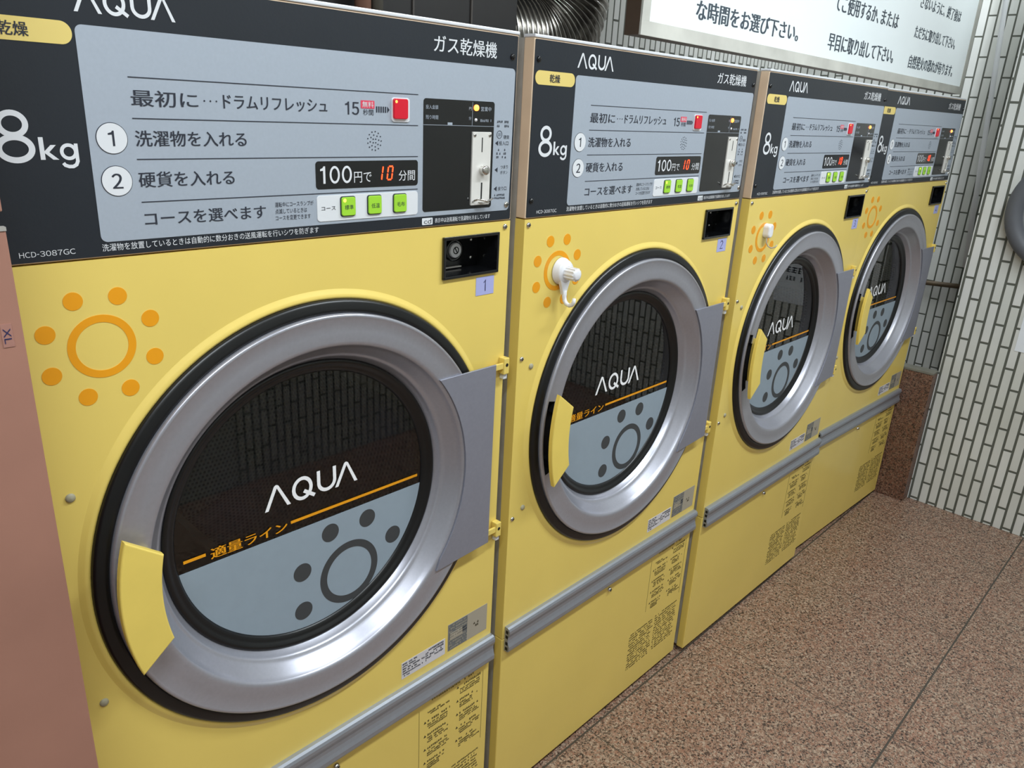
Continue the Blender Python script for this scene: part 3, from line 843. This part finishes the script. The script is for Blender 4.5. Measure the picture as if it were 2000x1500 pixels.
    ga.build('gasket', dm_o)
    one = MB()
    n = 96
    one.add([(CU + 0.1868 * math.cos(2 * PI * i / n), 0.0308, CZ + 0.1868 * math.sin(2 * PI * i / n)) for i in range(n)], [list(range(n))], GLASS)
    gl_o = one.build('glass', dm_o)
    # prints behind / on the glass
    zc = 0.7385; rr = 0.1866
    a0 = math.asin((zc - CZ) / rr)
    seg_pts = [(CU + rr * math.cos(a), CZ + rr * math.sin(a)) for a in [PI - a0 + (PI + 2 * a0) * i / 60 for i in range(61)]]
    pr = MB()
    pr.poly(seg_pts, 0.0300, 0.0304, DECG)
    yy = 0.0297
    pr.ring(0.3800, 0.6390, 0.0382, 0.0492, yy, 0.0300, DECD, 72)
    for (u, z) in ((0.3500, 0.7140), (0.4122, 0.7138), (0.4578, 0.6690), (0.3040, 0.6700), (0.3030, 0.6085)):
        pr.disc(u, z, 0.0137, yy, 0.0300, DECD, 36)
    pr_o = pr.build('glass_print', dm_o)
    pr_o['label'] = 'grey printed band with dark sun on the lower glass'
    wm = MB()
    aqua(wm, 0.2550, 0.7806, 0.1416, 0.0334, 0.0298, WHG)
    wm.build('wordmark', dm_o)['label'] = 'white wordmark on the glass'
    fl = MB()
    fl.stroke([(0.1470, 0.7530), (0.1746, 0.7530)], 0.0042, 0.0298, ORG)
    fl.stroke([(0.2904, 0.7530), (0.5045, 0.7530)], 0.0042, 0.0298, ORG)
    fl.text('適量ライン', 0.1810, 0.2848, 0.7436, 0.7584, 0.0298, ORG, bold=0.0005)
    fl.build('fill_line', dm_o)['label'] = 'orange fill line and lettering'
    # yellow handle
    def ah(r, a): return (CU + r * math.cos(a), CZ + r * math.sin(a))
    A0, A1 = math.radians(162.8), math.radians(198.2)
    B0, B1 = math.radians(167.0), math.radians(193.8)
    outer = [ah(0.2735, A0 + (A1 - A0) * i / 16) for i in range(17)]
    inner = [ah(0.2300, B1 + (B0 - B1) * i / 16) for i in range(17)]
    hd = MB().poly(outer + inner, -0.0415, -0.0335, YELP, bev=0.0018)
    hd_o = hd.build('handle', dm_o)
    hd_o['label'] = 'curved yellow plastic handle'
    st = MB()
    so = [ah(0.2420, B0 + 0.02 + (B1 - B0 - 0.04) * i / 10) for i in range(11)]; si = [ah(0.2325, B1 - 0.02 + (B0 - B1 + 0.04) * i / 10) for i in range(11)]
    st.poly(so + si, -0.0345, -0.0140, YELP)
    sub = st.build('handle_stem', dm_o)
    # hinge plate and hinges
    arc = [ah(0.2352, math.asin(0.1510 / 0.2352) - (2 * math.asin(0.1510 / 0.2352)) * i / 30) for i in range(31)]
    pts = [(arc[0][0], 0.9173)] + arc[1:-1] + [(arc[-1][0], 0.6053), (0.6160, 0.6120), (0.6170, 0.9173)]
    hp = MB().poly(list(reversed(pts)), -0.0175, -0.0148, HPL, bev=0.0006)
    hp.build('hinge_plate', dm_o)
    for z in (0.898, 0.612):
        h = MB().box(0.6172, 0.6420, -0.0110, -0.0070, z + 0.006, z + 0.016, YEL, bev=0.001)
        h.box(0.6390, 0.6505, -0.0125, 0.0, z - 0.003, z + 0.023, YEL, bev=0.0014)
        h.disc(0.6450, z + 0.012, 0.0028, -0.0129, -0.0124, SLOT, 14)
        h.box(0.6420, 0.6500, -0.0090, 0.0, z - 0.012, z - 0.003, TRIM, bev=0.001)
        h.build('hinge', root)
    return root

def _overlay():
    pts = []
    u = [(0.0932, 1.1425), (0.6440, 1.1425), (0.6452, 1.3302), (0.0938, 1.3302)]
    r = 0.006
    cs = [((u[0][0] + r, u[0][1] + r), PI, 1.5 * PI), ((u[1][0] - r, u[1][1] + r), 1.5 * PI, 2 * PI), ((u[2][0] - r, u[2][1] - r), 0, PI / 2), ((u[3][0] + r, u[3][1] - r), PI / 2, PI)]
    for c, a, b in cs:
        for i in range(7):
            t = a + (b - a) * i / 6
            pts.append((c[0] + r * math.cos(t), c[1] + r * math.sin(t)))
    return pts

mat_dim = mat('grey_label_print', (110, 112, 112), 0.5, var=0.08)

LABELS = ('yellow gas dryer marked 1, nearest and largest, beside the pinkish brown panel',
          'yellow gas dryer marked 2 with the white twist hook on its sun emblem',
          'yellow gas dryer marked 3 with a small white wire hook on its sun emblem',
          'yellow gas dryer marked 4, last of the row beside the granite slab')
POSE = ((0.0, 0.0, 0.0), (0.67552, -0.00524, 0.00408), (1.34711, -0.01685, -0.00263), (2.03094, -0.00094, -0.0328))
dryer = build_dryer(LABELS[0])
roots = [dryer]
def copy_tree(o, parent=None):
    c = o.copy(); COL.objects.link(c)
    if parent is not None:
        c.parent = parent; c.matrix_parent_inverse = o.matrix_parent_inverse.copy()
    for ch in list(o.children): copy_tree(ch, c)
    return c
for i in (1, 2, 3):
    c = copy_tree(dryer)
    c.location = (POSE[i][0], POSE[i][1], 0.001); c.rotation_euler = (0, 0, POSE[i][2]); c['label'] = LABELS[i]
    roots.append(c)
# hand-numbered paper stickers
NUM = {0: [[(0.6000, 1.0415), (0.6036, 1.0452), (0.6032, 1.0370), (0.6034, 1.0292)]],
       1: [[(0.5960, 1.0425), (0.5990, 1.0455), (0.6040, 1.0452), (0.6062, 1.0415), (0.6030, 1.0370), (0.5965, 1.0300), (0.6075, 1.0300)]],
       2: [[(0.5965, 1.0448), (0.6020, 1.0458), (0.6055, 1.0425), (0.6010, 1.0380), (0.6060, 1.0350), (0.6050, 1.0305), (0.5965, 1.0298)]],
       3: [[(0.6075, 1.0335), (0.5950, 1.0335), (0.6045, 1.0460), (0.6045, 1.0285)]]}
for i, r in enumerate(roots):
    o = MB().rrect(0.5850, 0.6208, 1.0236, 1.0502, 0.0005, -0.0006, 0.0, LILAC).build('number_sticker', r)
    o['label'] = 'lilac paper square with a handwritten number %d' % (i + 1)
    b = MB()
    for st in NUM[i]: b.stroke(st, 0.0014, -0.0010, INK)
    b.build('handwritten_number', o)

def on_dryer(i, p):
    x, y, a = POSE[i]
    return (x + p[0] * math.cos(a) - p[1] * math.sin(a), y + p[0] * math.sin(a) + p[1] * math.cos(a), p[2] + 0.001)

# white twist-lock suction hook on dryer 2
hk = thing('suction_hook', 'white plastic twist-lock suction hook stuck on the sun emblem of dryer 2', 'hook', on_dryer(1, (0.0905, -0.0008, 1.041)), POSE[1][2])
b = MB().lathe(0, 0, [(0.0215, -0.0002), (0.0212, -0.0030), (0.0195, -0.0055), (0.0185, -0.0095), (0.0165, -0.0125), (0.00001, -0.0135)], WPL, 40)
b.build('suction_base', hk)
b = MB().lathe(0, -0.001, [(0.0100, -0.012), (0.0096, -0.030), (0.0088, -0.0345), (0.0060, -0.0358), (0.00001, -0.0360)], WPL, 28)
for k in range(12):
    a = 2 * PI * k / 12
    b.box(0.0098 * math.cos(a) - .0009, 0.0098 * math.cos(a) + .0009, -0.033, -0.014, -0.001 + 0.0098 * math.sin(a) - .0009, -0.001 + 0.0098 * math.sin(a) + .0009, WPL)
b.build('twist_knob', hk)
b = MB().poly([(-0.0150, -0.006), (0.0150, -0.006), (0.0080, -0.024), (0.0040, -0.036), (-0.0040, -0.036), (-0.0080, -0.024)][::-1], -0.0120, -0.0060, WPL, bev=0.0015)
b.tube([(0, -0.010, -0.030), (0, -0.0105, -0.040), (0, -0.0120, -0.0460), (0, -0.0160, -0.0505), (0, -0.0220, -0.0520), (0, -0.0275, -0.0500), (0, -0.0305, -0.0455), (0, -0.0310, -0.0390)], [0.0042, 0.0038, 0.0036, 0.0035, 0.0034, 0.0033, 0.0032, 0.0028], WPL, 12)
b.build('hook_arm', hk)
# small adhesive hook on dryer 3
h3 = thing('adhesive_hook', 'small white adhesive hook with a wire loop on the sun emblem of dryer 3', 'hook', on_dryer(2, (0.0895, 0, 1.058)), POSE[2][2])
MB().rrect(-0.0105, 0.0105, -0.0165, 0.0140, 0.0090, -0.0150, -0.0002, WPL, bev=0.004).build('adhesive_base', h3)
MB().tube([(-0.006, -0.009, -0.014), (-0.006, -0.010, -0.026), (-0.004, -0.014, -0.0335), (0.0, -0.020, -0.0365), (0.0045, -0.026, -0.0345), (0.0070, -0.029, -0.029)], 0.0013, GALV, 8).build('wire_hook', h3)

# ------------------------------------------------------------------ pinkish panel unit at the left
PINK = mat('pinkish_brown_board', (162, 117, 101), 0.48, var=0.13, scale=5, bump=0.04)
PINKD = mat('dark_red_board_edge', (96, 40, 30), 0.6, var=0.1, scale=20)
pc = thing('storage_cabinet', 'tall pinkish brown board cabinet standing at the left of the first dryer', 'cabinet', (-0.30, 0.2, FZ))
for nm, bx, m in (('carcass', (-0.60, -0.006, -0.068, 0.55, FZ, 1.95), PINKD), ('lower_door', (-0.62, -0.003, -0.086, -0.069, 0.0, 1.1735), PINK), ('upper_door', (-0.62, -0.003, -0.086, -0.069, 1.1880, 1.95), PINK)):
    b = MB().box(*bx, m, bev=0.001)
    under(b.build(nm, None), pc)
b = MB().box(-0.62, -0.0028, -0.0868, -0.080, 1.1735, 1.1765, GALV)
under(b.build('edge_trim', None), pc)
b = MB()
vs, fs = glyphs('XL')
ax = min(p[0] for p in vs); bx_ = max(p[0] for p in vs); az = min(p[1] for p in vs); bz = max(p[1] for p in vs)
b.rrect(-0.0185, -0.0105, 1.0820, 1.1010, 0.0005, -0.0866, -0.086, mat('clear_tape', (170, 124, 112), 0.25, var=0.04))
b.add([(-0.0172 + (p[1] - az) / (bz - az) * 0.0052, -0.0869, 1.0975 - (p[0] - ax) / (bx_ - ax) * 0.0125) for p in vs], fs, INK)
under(b.build('size_sticker', None), pc)

# ------------------------------------------------------------------ above and behind the dryers
DKB = mat('dark_painted_sheet', (24, 21, 21), 0.55, var=0.15, scale=12)
SEAM = mat('sheet_joint', (70, 64, 60), 0.6, var=0.1)
cs = thing('duct_casing', 'black sheet metal casing coming down from the ceiling behind the first dryer', 'duct casing', (0.43, 0.38, 1.378))
under(MB().box(0.012, 0.858, 0.205, 0.56, 1.378, 2.40, DKB, bev=0.002).build('casing'), cs)
b = MB()
for x in (0.566, 0.634, 0.752): b.box(x - 0.0014, x + 0.0014, 0.2025, 0.206, 1.380, 2.39, SEAM)
under(b.build('joint_strip'), cs)
BRN = mat('brown_pipe_paint', (150, 110, 92), 0.5, var=0.08)
GRYP = mat('grey_pipe_paint', (96, 92, 84), 0.5, var=0.08)
tag(MB().tube([(0.525, 0.178, 1.277), (0.525, 0.178, 2.40)], 0.0115, BRN, 16).build('riser_pipe'), 'pale brown vertical pipe above the first dryer', 'pipe')
tag(MB().tube([(0.549, 0.178, 1.277), (0.549, 0.178, 2.40)], 0.0085, GRYP, 16).build('riser_pipe'), 'grey vertical pipe right of the pale brown pipe', 'pipe')

# flexible aluminium duct: comes out of the casing and bends straight up
ALU = mat('crinkled_aluminium', (150, 147, 142), 0.2, 0.97, var=0.12, scale=40)
C0 = Vector((0.957, 0.315, 1.512)); Rb = 0.128; rd = 0.098
axis = []
for i in range(9): axis.append(Vector((0.861 + (0.957 - 0.861) * i / 9, 0.315, 1.512 - Rb)))
for i in range(61):
    a = -PI / 2 + PI / 2 * i / 60
    axis.append(C0 + Vector((Rb * math.cos(a), 0, Rb * math.sin(a))))
for i in range(1, 75): axis.append(C0 + Vector((Rb, 0, 0.88 * i / 74)))
fine = []
for i in range(len(axis) - 1):
    for q in range(6): fine.append(axis[i].lerp(axis[i + 1], q / 6))
s_len = 0.0; rad = []
for i, p in enumerate(fine):
    if i: s_len += (p - fine[i - 1]).length
    rad.append(rd + 0.0048 * math.sin(2 * PI * s_len / 0.0128))
tag(MB().tube(fine, rad, ALU, 48).build('flexible_duct'), 'corrugated aluminium exhaust duct bending up behind the second dryer', 'duct')

# ------------------------------------------------------------------ hanging notice light box
SIGNW = mat('sign_acrylic', (226, 233, 235), 0.3, var=0.015, scale=4, emit=((230, 240, 244), 0.12))
SIGNF = mat('sign_frame_grimy', (200, 198, 190), 0.5, var=0.16, scale=9)
SIGNB = mat('sign_side_brown', (84, 68, 56), 0.5, var=0.1, scale=12)
SINK = mat('sign_ink', (66, 76, 86), 0.6, var=0.08)
sg = thing('notice_sign', 'long white Japanese notice board hanging above the second, third and fourth dryers', 'sign', (2.0, 0.13, 1.42))
SX0, SX1, SY = 1.068, 3.06, 0.100
ZL, ZR = 1.4155, 1.4040
def zb(x): return ZL + (ZR - ZL) * (x - SX0) / (SX1 - SX0)
def slant(x0, x1, d0, z1, y0, y1, m):
    return MB().poly([(x0, zb(x0) + d0), (x1, zb(x1) + d0), (x1, z1), (x0, z1)], y0, y1, m, bev=0.0012)
under(slant(SX0, SX1, 0.0, 2.05, SY + 0.004, SY + 0.036, SIGNB).build('box'), sg)
fr = MB()
fr.poly([(SX0, zb(SX0)), (SX1, zb(SX1)), (SX1, zb(SX1) + 0.024), (SX0, zb(SX0) + 0.024)], SY, SY + 0.004, SIGNF)
fr.poly([(SX0, zb(SX0) + 0.024), (SX0 + 0.024, zb(SX0) + 0.024), (SX0 + 0.024, 2.05), (SX0, 2.05)], SY, SY + 0.004, SIGNF)
fr.poly([(SX1 - 0.035, zb(SX1) + 0.024), (SX1, zb(SX1) + 0.024), (SX1, 2.05), (SX1 - 0.035, 2.05)], SY, SY + 0.004, SIGNF)
under(fr.build('frame'), sg)['label'] = 'grimy pale frame edge'
under(MB().poly([(SX0 + 0.024, zb(SX0) + 0.024), (SX1 - 0.035, zb(SX1) + 0.024), (SX1 - 0.035, 2.05), (SX0 + 0.024, 2.05)], SY + 0.0015, SY + 0.004, SIGNW).build('face'), sg)
ys = SY + 0.0010
for body, u0, u1, z0, z1, bo in (('な時間をお選び下さい。', 1.246, 1.694, 1.458, 1.494, .0016), ('てご使用するか、', 1.870, 2.160, 1.543, 1.584, .0016), ('または', 2.180, 2.312, 1.545, 1.582, .0016),
        ('早目に取り出して下さい。', 1.866, 2.326, 1.455, 1.495, .0018), ('さないように、終了後は', 2.462, 2.866, 1.617, 1.652, .0014),
        ('ただちに取り出して下さい。', 2.462, 2.868, 1.536, 1.571, .0014), ('自然発火の恐れが有ります。', 2.462, 2.906, 1.453, 1.490, .0014)):
    under(MB().text(body, u0, u1, z0, z1, ys, SINK, bold=bo).build('notice_line'), sg)
for x in (1.35, 2.75):
    under(MB().tube([(x, SY + 0.02, 2.04), (x, SY + 0.02, 2.40)], 0.008, GALV, 12).build('hanger_rod'), sg)

# ------------------------------------------------------------------ right hand wall fittings
CREAM = mat('white_conduit', (236, 236, 240), 0.4, var=0.03)
p0, p1 = Vector((3.10, 0.0388, 1.7109)), Vector((3.10, -0.0185, 1.0469))
dv = (p0 - p1) / (p0.z - p1.z)
tag(MB().tube([tuple(p1 + dv * (z - p1.z)) for z in (0.80, 1.2, 1.7, 2.39)], 0.0085, CREAM, 16).build('conduit_pipe'), 'thin white pipe leaning down the tiled recess at the far right', 'pipe')
RUST = mat('rusty_brown_rod', (92, 76, 56), 0.6, var=0.2, scale=25)
tag(MB().tube([(3.183, 0.26, 0.695), (3.183, -0.10, 0.717)], 0.0095, RUST, 14).build('rusty_rod'), 'short brown horizontal rod across the dark tiled recess', 'rod')
DGR = mat('dark_grey_plastic', (92, 94, 100), 0.45, var=0.06, scale=20)
MGR = mat('mid_grey_mesh', (138, 140, 142), 0.5, var=0.1, scale=30)
rf = thing('round_wall_fitting', 'round dark grey fitting on the tiled wall, cut by the right edge of the photo', 'wall fitting', (WX, -0.385, 1.062), PI / 2 * 3)
# local -y looks along world -x
b = MB().lathe(0, 0, [(0.185, 0.0), (0.185, -0.030), (0.178, -0.040), (0.160, -0.043), (0.142, -0.038), (0.136, -0.024)], DGR, 72)
b.build('rim', rf)
b = MB().lathe(0, 0, [(0.137, -0.020), (0.090, -0.027), (0.040, -0.030), (0.00001, -0.031)], MGR, 60)
b.build('cover', rf)
PAP = mat('white_notice_paper', (232, 236, 242), 0.7, var=0.01)
pn = thing('paper_notice', 'white paper sheet stuck on the tiled wall at the right edge', 'paper', (WX, -0.41, 0.612))
under(MB().box(WX - 0.0015, WX - 0.0003, -0.502, -0.324, 0.612, 0.865, PAP).build('sheet'), pn)
b = MB(); rg = random.Random(5)
bars(b, -0.05, 0.07, 0.09, 0.016, 0, DRK, rg); bars(b, -0.06, 0.075, 0.12, 0.022, 0, DRK, rg); bars(b, -0.04, 0.07, 0.16, 0.03, 0, DRK, rg)
o = b.build('print'); o.rotation_euler = (0, 0, -PI / 2); o.location = (-0.0019, 0, 0); o.parent = pn
